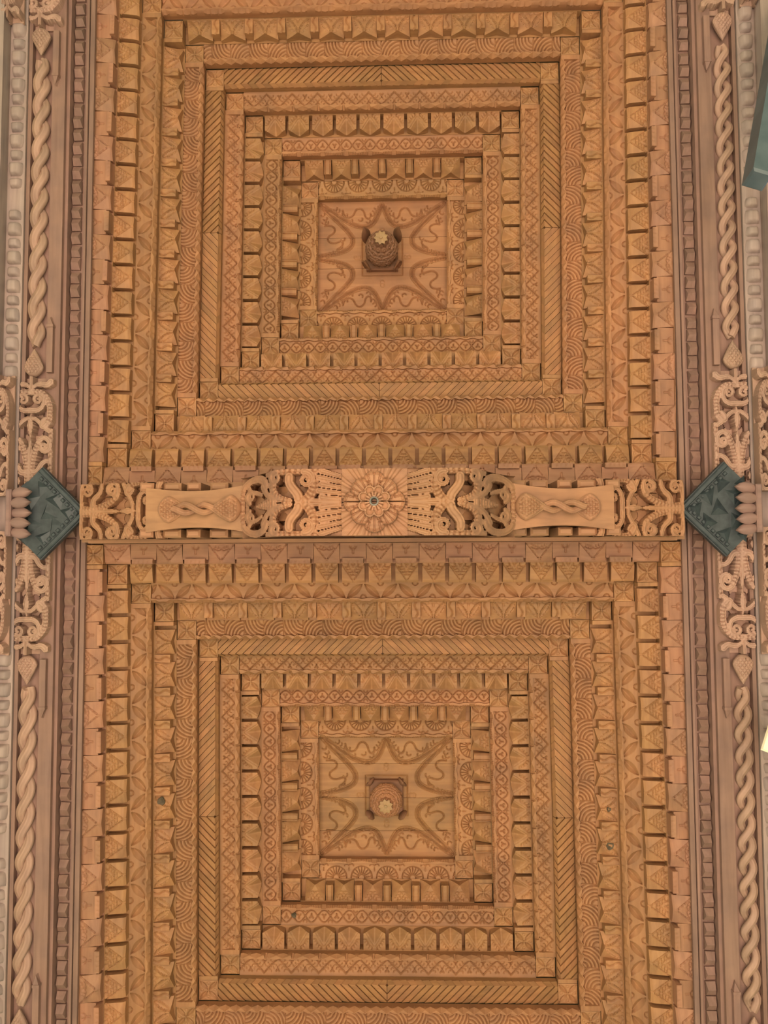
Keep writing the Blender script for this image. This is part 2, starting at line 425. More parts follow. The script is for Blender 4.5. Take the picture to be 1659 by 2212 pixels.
def clip_poly(P, axis, lim, keep_less):
    out = []
    for i in range(len(P)):
        p, q = P[i - 1], P[i]
        ip = (p[axis] <= lim) if keep_less else (p[axis] >= lim); iq = (q[axis] <= lim) if keep_less else (q[axis] >= lim)
        if ip != iq:
            f = (lim - p[axis]) / (q[axis] - p[axis]); out.append((p[0] + f * (q[0] - p[0]), p[1] + f * (q[1] - p[1])))
        if iq: out.append(q)
    return out
def herring_strip(u0, wd, half, sgn):
    """one slanting batten of the herringbone, folded over the inner arris; the pattern's apex points outward"""
    gap = .0034; v1, v2, v3 = WD + .002, .014, .002; k = 1.02; sh = (v1 - v2) * k; w = wd - gap
    V, Fc = [], []
    for part in (0, 1):
        if part == 0:
            P = [(u0, v1), (u0 + w, v1), (u0 + w + sh, v2), (u0 + sh, v2)]
            zf = lambda u, v: .0065 * (u - u0 - (v1 - v) * k) / w
        else:
            b = u0 + sh; e = .020
            P = [(b, v2), (b + w, v2), (b + w - e, v3), (b - e, v3)]
            zf = lambda u, v: .0065 * (u - b + (v2 - v) / (v2 - v3) * e) / w + .018 * (v2 - v) / (v2 - v3)
        P = clip_poly(clip_poly(P, 0, .0012, False), 0, half, True) if len(P) else P
        if len(P) < 3: continue
        n, o = len(P), len(V)
        V += [(sgn * u, -v, zf(u, v)) for u, v in P] + [(sgn * u, -v, .032) for u, v in P]
        Fc += [tuple(range(o, o + n)), tuple(range(o + n, o + 2 * n))[::-1]] + [(o + i, o + (i + 1) % n, o + n + (i + 1) % n, o + n + i) for i in range(n)]
    return mesh('herringbone_strip', V, Fc, False) if V else None

for cof in COFFERS:
    for n in range(2, 13):
        for side in SIDES:
            long = side in ('top', 'bottom')
            loc, ang = side_pose(cof, side, n)
            t = thing('carved_ceiling_beam', '%s beam along the %s side of the %s coffer' % (RING_WORDS[n], side, cof),
                      'carved beam', loc, ang, 'stepped carved beams framing the %s coffer' % cof)
            half = ra(n) if long else rb(n)
            half -= .0008
            if n in MATS and n != 7:
                obj('carved_moulding', cached(('even', n, long), lambda: loft_even(n, half, not long)), MATS[n], t)
            elif n == 7:
                ends = 0 if long else .019
                obj('body', cached(('body7', long), lambda: box('body', -half, half, -WD - .012, -.003, .026, .0552)), M_GOLD, t)
                hh = half - ends; p = .0345
                k = 0
                for sgn in (-1, 1):
                    u0 = -.070
                    while u0 < hh:
                        if u0 + .0345 + .074 > 0.006:
                            key = ('strip', long, sgn, round(u0, 4))
                            obj('herringbone_strip', cached(key, lambda: herring_strip(u0, p, hh, sgn)), M_GOLD, t)
                        u0 += p
            else:
                pitch, bar, mat = ROW[n]
                ends = 0 if long else .019
                ov = .002 if n == 12 else .012
                obj('body', cached(('body', n, long), lambda: boxes('body', [(-half, half, -WD - ov, -.0015, .0532, .0556), (-half, half, -WD - ov, -WD, .0005, .0532)])), mat, t)
                L = 2 * (half - ends)
                N = int(round((L - (.0 if bar else 0)) / pitch)); p = L / N
                for i in range(N):
                    uc = -L / 2 + p * (i + .5)
                    jz = random.uniform(0, .0016)
                    if n == 12:
                        kind = '12a' if i % 2 == (0 if N % 2 else 0) else '12b'
                        sx = (p - .002) / .115
                        obj('block', BLK[kind], mat, t, (uc, 0, jz), (0, 0, 0), (sx, 1, 1))
                        if kind == '12b':
                            obj('lip', BLK['tab'], mat, t, (uc, 0, jz), (0, 0, 0), (sx, 1, 1))
                    else:
                        sx = p / pitch
                        if bar:
                            obj('block', BLK[n], mat, t, (uc, 0, jz), (0, 0, random.uniform(-.012, .012)), (sx, 1, 1))
                            if i < N - 1:
                                obj('bar', BLK[bar], mat, t, (uc + p / 2, 0, 0), (0, 0, random.uniform(-.015, .015)), (sx, 1, 1))
                        else:
                            obj('block', BLK[n], mat, t, (uc, 0, jz), (0, 0, random.uniform(-.012, .012)), (sx, 1, 1))
            if long:
                for s in (-1, 1):
                    obj('corner_block', CORNER, M_GOLD, t, (s * (ra(n) + DA / 2), -DB / 2, 0))
            elif n not in (2, 4, 6, 8, 10):
                for s in (-1, 1):
                    obj('end_strip', ENDSTRIP, M_GOLD, t, (s * (half - .0092), 0, 0))

# knots in the timber
def knot(cof, side, n, u, v, r):
    for t in bpy.data.objects:
        if t.get('label', '').startswith(RING_WORDS[n]) and t['label'].endswith('%s side of the %s coffer' % (side, cof)):
            prof = [(r, .003), (r * .92, -.0025), (r * .6, -.001), (r * .35, .002), (r * .12, .004), (.0005, .004)]
            obj('knot', revolve('knot', prof, 18, lambda th, s: .12 * math.sin(3 * th + 1) + .07 * math.sin(5 * th)), M_KNOT, t, (u, -v, .001))
KNOTS = [('lower', 'left', 9, .105, .055, .018), ('lower', 'right', 9, .085, .050, .017), ('lower', 'right', 9, -.075, .05, .010), ('lower', 'bottom', 4, .45, .045, .012)]
# ------------------------------------------------------------------ centre panels
PX, PY = ra(2) + .012, rb(2) + .012
def panel_carve(X, Y):
    """X right, Y up the panel; the pattern is mirrored in both axes"""
    x, y = np.abs(X) / ra(2), np.abs(Y) / rb(2)
    sx, sy = ra(2), rb(2)
    def line(pts): return poly(x * sx, y * sy, [(a * sx, b * sy) for a, b in pts])
    z = np.zeros_like(X)
    arch_t = bez((.97, .97), (.70, .78), (.52, .58), (.30, .55), 14) + bez((.30, .55), (.12, .55), (.10, .70), (.0, .96), 12)
    arch_s = bez((.97, .97), (.78, .72), (.56, .55), (.47, .36), 14) + bez((.47, .36), (.42, .16), (.60, .09), (.97, .03), 12)
    for a in (arch_t, arch_s):
        d = line(a)
        z = np.maximum(z, .014 * G(d, .0030)); z = np.maximum(z, .007 * G(np.abs(d - .010), .0020))
    s1 = bez((.62, .86), (.60, .70), (.48, .70), (.44, .80), 10) + bez((.44, .80), (.40, .95), (.28, .90), (.27, .76), 10) + bez((.27, .76), (.24, .66), (.16, .70), (.18, .80), 8)
    s2 = bez((.90, .58), (.74, .62), (.70, .48), (.80, .42), 10) + bez((.80, .42), (.92, .36), (.84, .22), (.70, .28), 10) + bez((.70, .28), (.60, .34), (.58, .22), (.70, .16), 8)
    for a in (s1, s2):
        z = np.maximum(z, .011 * G(line(a), .0025))
    for (cx, cy) in ((.74, .90), (.70, .86), (.12, .86), (.09, .91), (.92, .66), (.90, .72), (.80, .10), (.86, .08), (.34, .70), (.62, .34), (.66, .80), (.58, .78), (.15, .79), (.94, .80), (.88, .64), (.74, .13), (.66, .19), (.50, .68), (.22, .66)):
        z = np.maximum(z, .009 * G(arc(x * sx, y * sy, cx * sx, cy * sy, .011, 150, 330), .002))
    e = np.maximum(np.abs(X) / .105, np.abs(Y) / .098)
    z = np.maximum(z, .006 * G((e - 1) * .1, .0022))
    for (a, b) in ((.36, .0), (.41, .0), (0, .44), (0, .50)):
        z = np.maximum(z, .0035 * G(np.abs(np.hypot(x * sx - a * sx, y * sy - b * sy) - .010), .002))
    return z
SEAMS = {'upper': (-PY, -.06, .105, PY), 'lower': (-PY, -.175, -.012, .158, PY)}
for cof, (cx, cy, k) in COFFERS.items():
    t = thing('centre_panel', 'square carved centre panel of the %s coffer, with four curling points' % cof, 'ceiling panel', W(cx, cy, rz(2) + DZ), 0)
    for a, b in zip(SEAMS[cof][:-1], SEAMS[cof][1:]):
        obj('plank', heightfield('plank', -PX, PX, a + .0008, b - .0008, panel_carve, .0025, .02), M_GOLD if cof == 'lower' else M_RED, t)

# ------------------------------------------------------------------ bosses under the centre panels
def revolve(name, prof, nseg=48, disp=None, angle=40, zc=None):
    ns = len(prof); V = []
    for i in range(nseg):
        th = 2 * PI * i / nseg
        for j, (r, z) in enumerate(prof):
            d = disp(th, j / (ns - 1)) if disp else 0; rr = r * (1 + d); zz = z if zc is None else zc + (z - zc) * (1 + d)
            V.append((rr * math.cos(th), rr * math.sin(th), zz))
    return mesh(name, V, quads(nseg, ns, 0, True), True, angle)
def petal_mesh(name, L, w, th, curl, tip=1.0, nu=9, nv=7, droop=0.0):
    u = np.linspace(0, 1, nu); s = np.linspace(-1, 1, nv); V = []
    for a in u:
        half = w * (math.sin(PI * min(a * .82 + .16, 1)) ** .8) * (1 if a < .75 else (1 - ((a - .75) / .25) ** 2 * tip * .95))
        for b in s:
            V.append((a * L, b * half, -droop * a ** 2 + curl * b * b - th * math.cos(b * 1.3) * (.4 + .6 * math.sin(PI * a))))
    V2 = [(x, y, z + th * .9) for x, y, z in V]; n = nu * nv
    Fc = quads(nu, nv) + [tuple(q[::-1]) for q in quads(nu, nv, n)]
    for i in range(nu - 1):
        for j in (0, nv - 1):
            a, b = i * nv + j, (i + 1) * nv + j; Fc.append((a, b, b + n, a + n))
    for j in range(nv - 1):
        for i in (0, nu - 1):
            a, b = i * nv + j, i * nv + j + 1; Fc.append((a, b, b + n, a + n))
    return mesh(name, V + V2, Fc, True, 50)
def boss(cof, drop, rad, base, label):
    cx, cy, k = COFFERS[cof]
    t = thing('ceiling_boss', label, 'boss', W(cx, cy, rz(2) + DZ), 0, 'carved bosses under the centre panels')
    obj('base_block', bevel_box('base_block', -base, base, -base * .98, base * .98, -.035, 0, .006), M_DARK, t)
    zs = np.linspace(0, 1, 64)
    prof = [(max(.004, rad * (math.sin(PI * min(.22 + .78 * a, .995)) ** .62) * (1 if a > .25 else .82 + .72 * a)), -.03 - (drop - .03) * a) for a in zs]
    def scales(th, s):
        u, v = th * 5 / PI, s * 9
        row = math.floor(v); f = v - row; uu = (u + .5 * (row % 2)) % 1 - .5
        r = math.hypot(uu * 1.1, f - .1)
        return (.11 * (1 - min(r / .75, 1) ** 3) + .03 * math.cos(r * 14)) * (0.15 < s < .97) - .05
    obj('bulb', revolve('bulb', prof, 120, scales, 50, -.03 - (drop - .03) * .45), M_DARK if cof == 'upper' else M_RED, t)
    pm = petal_mesh('petal', .036, .0118, .007, -.003, .8)
    fl = obj('flower', revolve('flower', [(.001, -.010), (.007, -.009), (.009, -.003), (.008, .002)], 14), M_FLOWER, t, (0, 0, -drop - .002))
    for i in range(9):
        obj('petal', pm, M_FLOWER, fl, (0, 0, 0), (0, 0, 2 * PI * i / 9), (1, 1, 1))
    lm = petal_mesh('leaf', .15 if cof == 'upper' else .07, .028, .008, .006, 1.0, droop=.0)
    for i in range(4):
        a = PI / 4 + i * PI / 2
        obj('corner_leaf', lm, M_DARK, t, (base * 1.22 * math.cos(a), base * 1.22 * math.sin(a), -.02), (0, math.radians(84), a))
    lm2 = petal_mesh('small_leaf', .05, .016, .005, .003, 1.0, droop=.02)
    for i in range(8):
        a = i * PI / 4 + PI / 8
        obj('collar_leaf', lm2, M_GOLD if cof == 'lower' else M_DARK, t, (rad * .72 * math.cos(a), rad * .72 * math.sin(a), -.04), (0, math.radians(38), a))
for kn in KNOTS: knot(*kn)
boss('upper', .245, .080, .083, 'dark egg-shaped hanging boss with pale flower, upper coffer')
boss('lower', .175, .076, .086, 'round scaled hanging boss with straw flower, lower coffer')

# ------------------------------------------------------------------ pierced foliage: strokes become rounded, gouged ribs over deep holes
def spiral(cx, cy, r0, r1, a0, turns, n=40):
    P = []
    for i in range(n):
        f = i / (n - 1); r = r0 + (r1 - r0) * f; a = math.radians(a0) + 2 * PI * turns * f
        P.append((cx + r * math.cos(a), cy + r * math.sin(a)))
    return P
def ribs(X, Y, strokes, holes=(), ground=0.050, hole=0.100):
    """strokes: (points, width at start, width at end, height, gouge pitch); returns recess depth"""
    H = np.full(X.shape, -1.0)
    for pts, w0, w1, h, gp in strokes:
        pts = np.array(pts, float); w0 *= 1.38; w1 *= 1.38; dl = np.hypot(*(np.diff(pts, axis=0).T)); tot = dl.sum(); s0 = 0
        best = np.full(X.shape, 9.0); S = np.zeros(X.shape); Wd = np.full(X.shape, w0)
        x0, x1, y0, y1 = pts[:, 0].min(), pts[:, 0].max(), pts[:, 1].min(), pts[:, 1].max(); m = max(w0, w1) * 1.5
        ok = (X > x0 - m) & (X < x1 + m) & (Y > y0 - m) & (Y < y1 + m)
        if not ok.any(): continue
        xs, ys = X[ok], Y[ok]; bd = np.full(xs.shape, 9.0); bs = np.zeros(xs.shape); bw = np.full(xs.shape, w0)
        for a, b, l in zip(pts[:-1], pts[1:], dl):
            dx, dy = b - a
            t = np.clip(((xs - a[0]) * dx + (ys - a[1]) * dy) / (l * l + 1e-12), 0, 1)
            d = np.hypot(xs - a[0] - t * dx, ys - a[1] - t * dy); f = (s0 + t * l) / tot
            w = w0 + (w1 - w0) * f; up_ = d / w < bd
            bd = np.where(up_, d / w, bd); bs = np.where(up_, s0 + t * l, bs); bw = np.where(up_, w, bw)
            s0 += l
        prof = h + bw * .75 * np.sqrt(np.clip(1 - bd ** 2, 0, 1)) - .0045 * G((bd - .55) * bw, .0018)
        if gp:
            ph = (bs / gp - .35 * bd ** 2) % 1
            prof = prof - .0080 * np.exp(-((ph - .5) / .16) ** 2) * (bd < .85)
        prof = np.where(bd < 1, prof, -1)
        H[ok] = np.maximum(H[ok], prof)
    Gd = np.full(X.shape, ground)
    for (cx, cy, rx, ry, *dep) in holes:
        for s in (-1, 1):
            Gd = np.where(((X - s * cx) / rx) ** 2 + ((Y - cy) / ry) ** 2 < 1, dep[0] if dep else hole, Gd)
    return np.where(H > -.5, .012 - H, Gd)
def mirror(st):
    return st + [([(-x, y) for x, y in p], a, b, h, g) for p, a, b, h, g in st]
def foliage_strokes(hx, L):
    """hx half width, L length; y = 0 at the pine cone, y = L at the junction"""
    q = lambda pts: [(x * hx, y * L) for x, y in pts]
    vol = lambda cx, cy, r0, r1, a0, turns: spiral(cx * hx, cy * L, r0, r1, a0, turns)
    st = [(q([(0, -.02), (0, .15)]), .0055, .005, .004, 0),
          (q(bez((.08, .10), (.50, .02), (.70, .12), (1.05, .05))), .006, .011, .0, 0),
          (q(bez((.03, .30), (.30, .315), (.76, .29), (.72, .21), 14)) + vol(.40, .205, .026, .004, 0, -1.25), .009, .005, .006, 0),
          (q(bez((.10, .14), (1.0, .10), (1.28, .34), (.88, .42))), .009, .012, .002, .015),
          (q(bez((.88, .42), (.62, .48), (.50, .41), (.78, .37))), .010, .006, .005, 0),
          (q(bez((.05, .37), (.40, .36), (.50, .43), (1.0, .48))), .007, .008, .003, 0),
          (q([(0, .33), (0, .43)]), .003, .011, .002, 0), (q([(0, .43), (0, .53)]), .011, .003, .002, 0),
          (q(bez((.06, 1.0), (.05, .80), (.20, .66), (.55, .56))), .013, .010, .002, .015),
          (q(bez((.55, .56), (.80, .52), (1.10, .55), (1.08, .62), 12)) + vol(.78, .62, .024, .004, 0, 1.3), .009, .005, .006, 0),
          (q(bez((.04, .98), (.0, .80), (.08, .66), (.0, .55))), .010, .004, .004, 0),
          (q(bez((.20, .84), (.65, .86), (.45, .74), (1.05, .74))), .011, .007, .005, 0),
          (q(bez((.15, .985), (.5, 1.0), (1.15, 1.02), (1.10, .92), 12)) + vol(.78, .92, .026, .004, 0, -1.3), .010, .005, .005, 0),
          (q(bez((1.12, .48), (1.10, .65), (1.10, .85), (1.14, 1.0))), .009, .010, -.002, .02)]
    holes = [(x * hx, y * L, rx * hx, ry * L) for x, y, rx, ry in ((.17, .115, .12, .03), (.62, .30, .20, .05), (.25, .45, .20, .06), (.62, .49, .16, .03), (.42, .70, .16, .06), (.55, .88, .14, .04), (.15, .66, .10, .05))]
    return mirror(st), holes
def foliage_mesh(name, hx, L, xlo, xhi, step=.0026, ztop=.06):
    S, Hs = foliage_strokes(hx, L)
    return heightfield(name, xlo, xhi, 0, L, lambda X, Y: ribs(X, Y, S, Hs), step, ztop, 60)
def cone_mesh(name, L, w, h=.022):
    """flattened pine cone, stem end at y = 0, tip at y = -L, lattice cut"""
    n, m = 46, 30; t = np.linspace(0, 1, n); s = np.linspace(-1, 1, m)
    half = w * np.where(t < .35, np.sin(PI / 2 * np.clip(t / .35, 0, 1)) ** .6, 1 - ((t - .35) / .65) ** 1.25) + .0006
    U = half[:, None] * s[None, :]; Y = -L * np.repeat(t[:, None], m, 1)
    dome = np.sqrt(np.clip(1 - s[None, :] ** 2 * .96, 0, 1)) * np.minimum(1, half[:, None] / w * 1.4)
    c = .016
    l1 = np.abs(((U + Y * .72) / c) % 1 - .5) * c; l2 = np.abs(((U - Y * .72) / c) % 1 - .5) * c
    g = np.maximum(G(l1, .0016), G(l2, .0016)) * (t[:, None] > .12)
    Z = -h * dome + .0075 * g * dome
    return field(name, U, Y, Z, .006, 50)
def strand(name, L, pitch, hr, tr, phase, flat=.75, nst=14, nring=24, groove=.20):
    n = int(L / pitch * nst * 2) + 1; V = []
    for i in range(n):
        y = L * i / (n - 1); th = 2 * PI * y / pitch + phase
        fade = min(1, .35 + y / .07, .35 + (L - y) / .07)
        c = np.array([-hr * fade * math.sin(th), y, -hr * fade * flat * math.cos(th)])
        k = 2 * PI / pitch * hr
        tg = np.array([-k * math.cos(th), 1, k * flat * math.sin(th)]); tg /= np.linalg.norm(tg)
        nx = np.cross(tg, (0, 0, 1)); nx /= np.linalg.norm(nx); nz = np.cross(nx, tg)
        for j in range(nring):
            a = 2 * PI * j / nring
            r = tr * (1 - groove * sum(math.exp(-((((a - c0 + PI) % (2 * PI)) - PI) / .20) ** 2) for c0 in (PI / 2 - .55, PI / 2 + .55, -PI / 2 - .55, -PI / 2 + .55)))
            V.append(c + nx * r * math.cos(a) + nz * r * math.sin(a))
    Fc = []
    for i in range(n - 1):
        for j in range(nring):
            a, b = i * nring + j, i * nring + (j + 1) % nring
            Fc.append((a, b, b + nring, a + nring))
    Fc.append(tuple(range(nring))[::-1]); Fc.append(tuple((n - 1) * nring + j for j in range(nring)))
    return mesh(name, V, Fc, True, 60)

# ------------------------------------------------------------------ side architraves
FOL_L, FOL_H = .50, .082
FOL = foliage_mesh('foliage', FOL_H, FOL_L, -.046, .098)        # +x side is the inner side
FOLM = None
CONE = cone_mesh('pine_cone', .125, .042)
ROPE_L = 1.30
def bead_row(name, y0, y1, p, w, h, kind):
    V, Fc = [], []
    lst = []
    y = y0; i = 0
    while y < y1:
        d = p * .86
        if kind == 'pyramid':
            o = len(V)
            V += [(-w, y, 0), (w, y, 0), (w, y + d, 0), (-w, y + d, 0), (-w * .75, y + d * .45, -h), (w * .75, y + d * .45, -h)]
            Fc += [(o, o + 1, o + 5, o + 4), (o + 1, o + 2, o + 5), (o + 2, o + 3, o + 4, o + 5), (o + 3, o, o + 4)]
        y += p; i += 1
    return V, Fc
def pyramid(name, w, d, h):
    V = [(-w, -d, .004), (w, -d, .004), (w, d, .004), (-w, d, .004), (-w * .92, -d, -h * .35), (w * .92, -d, -h * .35), (w * .92, d, -h * .35), (-w * .92, d, -h * .35),
         (-w * .72, 0, -h), (w * .72, 0, -h)]
    Fc = [(0, 1, 5, 4), (1, 2, 6, 5), (2, 3, 7, 6), (3, 0, 4, 7), (4, 5, 9, 8), (5, 6, 9), (6, 7, 8, 9), (7, 4, 8)]
    return mesh(name, V, Fc, False)
def knob(name, w, d, h):
    prof = []
    V = []
    n = 10; m = 7
    for i in range(n):
        s = -1 + 2 * i / (n - 1)
        for j in range(m):
            a = -1 + 2 * j / (m - 1)
            ww = w * (1 - .18 * (s + 1) / 2)
            V.append((a * ww * (1 - .12 * s * s), s * d, -h * (max(0, 1 - abs(s) ** 4) ** .5) * (max(0, 1 - abs(a) ** 4) ** .5)))
    return mesh(name, V, quads(n, m), True, 60)
PYR = pyramid('bead', .022, .027, .030)
KNOB_A = knob('knob', .034, .030, .030); KNOB_B = knob('knob_small', .030, .021, .026)
BATTEN = None
def batten_mesh():
    v, f = box_vf(-.013, .013, 0, .20, -.012, .012)
    v2, f2 = box_vf(-.015, .015, -.012, 0, -.016, .012, off=8)
    o = 16
    v3 = [(-.012, -.012, .01), (.012, -.012, .01), (.0, -.050, .008), (-.012, -.012, -.014), (.012, -.012, -.014), (.004, -.046, -.004)]
    f3 = [(o, o + 1, o + 2), (o + 3, o + 5, o + 4), (o, o + 3, o + 4, o + 1), (o + 1, o + 4, o + 5, o + 2), (o, o + 2, o + 5, o + 3)]
    return mesh('batten', v + v2 + v3, f + f2 + f3, False)
BATTEN = batten_mesh()
LEN = 3.4                                            # how far the architraves run either way from the junction
JUNC = [MIDY - 2.791, MIDY, MIDY + 2.791]
for sgn, sname in ((-1, 'left'), (1, 'right')):
    # local frame: x = outward from the coffer axis, y = up the picture, z = up
    mirrorx = -sgn                                    # world x of 'outward' : left of picture is +X
    t = thing('carved_architrave', 'long carved side beam with twisted rope on the %s of the coffers' % sname, 'carved beam',
              W(MIDX, MIDY, 0), 0, 'side beams with twisted ropes')
    sx = mirrorx
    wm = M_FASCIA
    def bx(name, r0, r1, z0, z1, mat=wm, y0=-LEN, y1=LEN):
        a, b = sorted((sx * r0, sx * r1))
        return obj(name, box(name, a, b, y0, y1, z0, z1), mat, t)
    bx('beam_body', 1.390, 1.556, 3.375, 3.62)
    bx('inner_backing', 1.338, 1.390, 3.425, 3.62)
    bx('bead_moulding', 1.298, 1.318, 3.414, 3.4295); bx('bead_moulding', 1.321, 1.331, 3.406, 3.4295)
    bx('inner_backing', 1.300, 1.338, 3.490, 3.62)
    bx('fascia_board', 1.404, 1.462, 3.354, 3.375)
    bx('outer_fillet', 1.550, 1.566, 3.345, 3.375)
    # bead row between moulding and fascia
    y = -LEN + .03
    while y < LEN:
        obj('bead', PYR, wm, t, (sx * 1.366, y + random.uniform(-.003, .003), 3.425), (0, 0, random.uniform(-.05, .05)), (1, random.uniform(.9, 1.08), random.uniform(.8, 1.15)))
        y += .060
    for jy in JUNC:
        for d in (-1, 1):                             # d = +1 runs up the picture
            y0 = -(jy - MIDY)
            if abs(y0 + d * 1.3) > 2.9: continue
            # foliage panel: its y = 0 is the pine-cone end
            ys = y0 + d * (.10 + FOL_L)
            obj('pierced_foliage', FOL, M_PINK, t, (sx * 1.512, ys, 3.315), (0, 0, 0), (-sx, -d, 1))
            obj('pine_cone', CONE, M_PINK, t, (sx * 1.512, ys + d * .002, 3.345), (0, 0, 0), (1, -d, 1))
            yb = ys + d * .02
            obj('batten', BATTEN, wm, t, (sx * (1.440), yb + d * .2, 3.345), (0, 0, 0), (1, -d, 1))
    for c, (cx, cy, k) in COFFERS.items():
        y0 = -(cy - MIDY)
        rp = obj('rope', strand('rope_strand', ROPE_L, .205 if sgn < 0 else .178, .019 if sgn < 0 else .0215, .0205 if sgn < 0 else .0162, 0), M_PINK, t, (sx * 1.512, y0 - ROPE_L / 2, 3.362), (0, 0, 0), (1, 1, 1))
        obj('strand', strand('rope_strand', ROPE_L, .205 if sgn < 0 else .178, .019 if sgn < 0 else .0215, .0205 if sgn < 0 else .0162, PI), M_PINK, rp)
    # outer frieze hangs on its own board beyond the fillet
    f = thing('outer_frieze', 'haze-paled outer board with a row of rounded knobs at the far %s' % sname, 'carved board',
              W(MIDX, MIDY, 0), 0, 'outer boards with rounded knobs')
    a, b = sorted((sx * 1.569, sx * 1.80))
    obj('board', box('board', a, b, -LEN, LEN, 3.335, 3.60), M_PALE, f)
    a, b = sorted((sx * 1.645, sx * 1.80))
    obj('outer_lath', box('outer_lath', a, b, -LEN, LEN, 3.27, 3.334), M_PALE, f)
    for jy in JUNC:
        y0 = -(jy - MIDY)
        for d in (-1, 1):
            if abs(y0 + d * 1.3) > 2.9: continue
            y = .62; i = 0
            while y < 1.38:
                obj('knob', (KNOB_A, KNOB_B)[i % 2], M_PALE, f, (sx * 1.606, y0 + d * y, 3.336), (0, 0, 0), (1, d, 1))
                y += .064; i += 1
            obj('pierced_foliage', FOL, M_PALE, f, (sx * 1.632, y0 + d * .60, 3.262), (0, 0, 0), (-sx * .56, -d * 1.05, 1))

# ------------------------------------------------------------------ tie beam between the coffers
tb = thing('tie_beam', 'carved cross beam with flower, ropes and pine cones between the two coffers', 'carved beam', W(MIDX, MIDY, 0), 0)
obj('beam_body', box('beam_body', -1.292, 1.292, -.122, .122, 3.36, 3.55), M_CARVE, tb)
obj('side_moulding', box('side_moulding', -1.24, 1.24, -.128, -.112, 3.30, 3.36), M_CARVE, tb)
obj('side_moulding', box('side_moulding', -1.24, 1.24, .112, .128, 3.30, 3.36), M_CARVE, tb)
def zarch(d):
    d = np.abs(d)
    s = np.clip((d - .30) / .25, 0, 1); s = s * s * (3 - 2 * s)
    return 2.74 + .30 * s + .07 * np.clip((d - .55) / .35, 0, 1) + .09 * np.clip((d - .9) / .35, 0, 1)
# spine that carries the carved pieces, following the same sagging line
def bent_bar(name, d0, d1, hw, top, off, n=26, mat=M_CARVE):
    V = []; ds = np.linspace(d0, d1, n)
    for d in ds:
        z = float(zarch(d)) + off
        V += [(d, -hw, z), (d, hw, z), (d, hw, top), (d, -hw, top)]
    Fc = [(0, 1, 2, 3), tuple(4 * (n - 1) + i for i in (3, 2, 1, 0))]
    for i in range(n - 1):
        for j in range(4):
            a, b = 4 * i + j, 4 * i + (j + 1) % 4; Fc.append((a, b, b + 4, a + 4))
    return obj(name, mesh(name, V, Fc, True, 30), mat, tb)
bent_bar('spine', -1.22, 1.22, .062, 3.358, .055, 60)
def centre_strokes():
    L, hx = .42, .116
    vol = lambda cx, cy, r0, r1, a0, turns: spiral(cx * hx, cy * L, r0, r1, a0, turns)
    q = lambda p: [(x * hx, y * L) for x, y in p]
    st = []
    for i in range(5):                                # feathered lobes beside the flower
        x = .12 + .2 * i
        st.append((q(bez((x * .85, .0), (x * .92, .08), (x, .13), (x + .03, .17 + .02 * (i % 2)))), .0062, .0084, .006, 0))
    st += [(q(bez((.02, .02), (.03, .18), (.04, .24), (.05, .36))), .010, .006, .004, 0),
           (q(bez((.06, .30), (.30, .24), (.55, .22), (.80, .24))), .014, .012, .001, .015),
           (vol(.70, .30, .005, .028, 250, 1.35), .005, .009, .008, 0),
           (q(bez((.10, .36), (.35, .36), (.45, .46), (.78, .44))), .013, .012, .006, 0),
           (q(bez((.06, .44), (.10, .54), (.30, .62), (.62, .60))), .008, .014, .002, .014),
           (vol(.80, .575, .005, .026, 120, -1.35), .005, .009, .008, 0),
           (q(bez((1.0, .22), (1.0, .35), (.98, .5), (.96, .66))), .012, .010, -.001, .02),
           (q(bez((.10, .52), (.16, .66), (.45, .70), (.60, .72))), .008, .010, .005, 0),
           (q(bez((.04, .60), (.06, .68), (.02, .74), (.0, .80))), .014, .005, .006, .012),
           (q(bez((.60, .68), (.98, .70), (1.0, .92), (.60, .97))), .012, .010, .003, 0),
           (q(bez((.60, .97), (.40, .99), (.25, .99), (.02, .98))), .011, .011, .002, .016),
           (vol(.34, .88, .005, .024, 60, 1.3), .005, .008, .007, 0),
           (q(bez((.34, .74), (.50, .80), (.42, .88), (.62, .90))), .006, .008, .003, 0)]
    holes = [(x * hx, y * L, rx * hx, ry * L) for x, y, rx, ry in ((.52, .30, .18, .06), (.48, .52, .20, .055), (.30, .68, .16, .05), (.62, .80, .20, .055), (.14, .90, .08, .05))]
    holes.append((.5 * hx, .0, 1.2 * hx, .20 * L, .019))      # solid ground under the feathered lobes
    return mirror(st), holes
CS = centre_strokes()
def bent_field(name, d0, L, hx, sh, step=.0026):
    nu, nv = int(2 * hx / step) + 1, int(L / step) + 1
    X, Y = np.meshgrid(np.linspace(-hx, hx, nu), np.linspace(0, L, nv), indexing='ij')
    Z = ribs(X, Y, *sh) + zarch(d0 + Y)
    return field(name, d0 + Y, X, Z, None, 60)
def skirted(name, d0, d1, hx, s, th=.06):
    V = []; n = 20
    for d in np.linspace(d0, d1, n):
        z = float(zarch(d))
        V += [(d, s * hx, z + .004), (d, s * hx, z + th), (d, s * (hx - .012), z + th)]
    Fc = []
    for i in range(n - 1):
        a = 3 * i; Fc += [(a, a + 3, a + 4, a + 1), (a + 1, a + 4, a + 5, a + 2)]
    return mesh(name, V, Fc, True, 40)
CENTRE = bent_field('centre_foliage', .116, .42, .118, CS)
CSK = [skirted('foliage_rim', .116, .536, .118, e) for e in (-1, 1)]
ENDF_L = .38
ES = foliage_strokes(.110, ENDF_L)
ENDF = bent_field('end_foliage', .855, ENDF_L, .114, ES)
ESK = [skirted('foliage_rim', .90, .855 + ENDF_L, .114, e, .13) for e in (-1, 1)]
ROPE_T = [strand('tie_rope_strand', .17, .16, .016, .0125, ph) for ph in (0, PI)]
TCONE = cone_mesh('tie_pine_cone', .13, .052, .024)
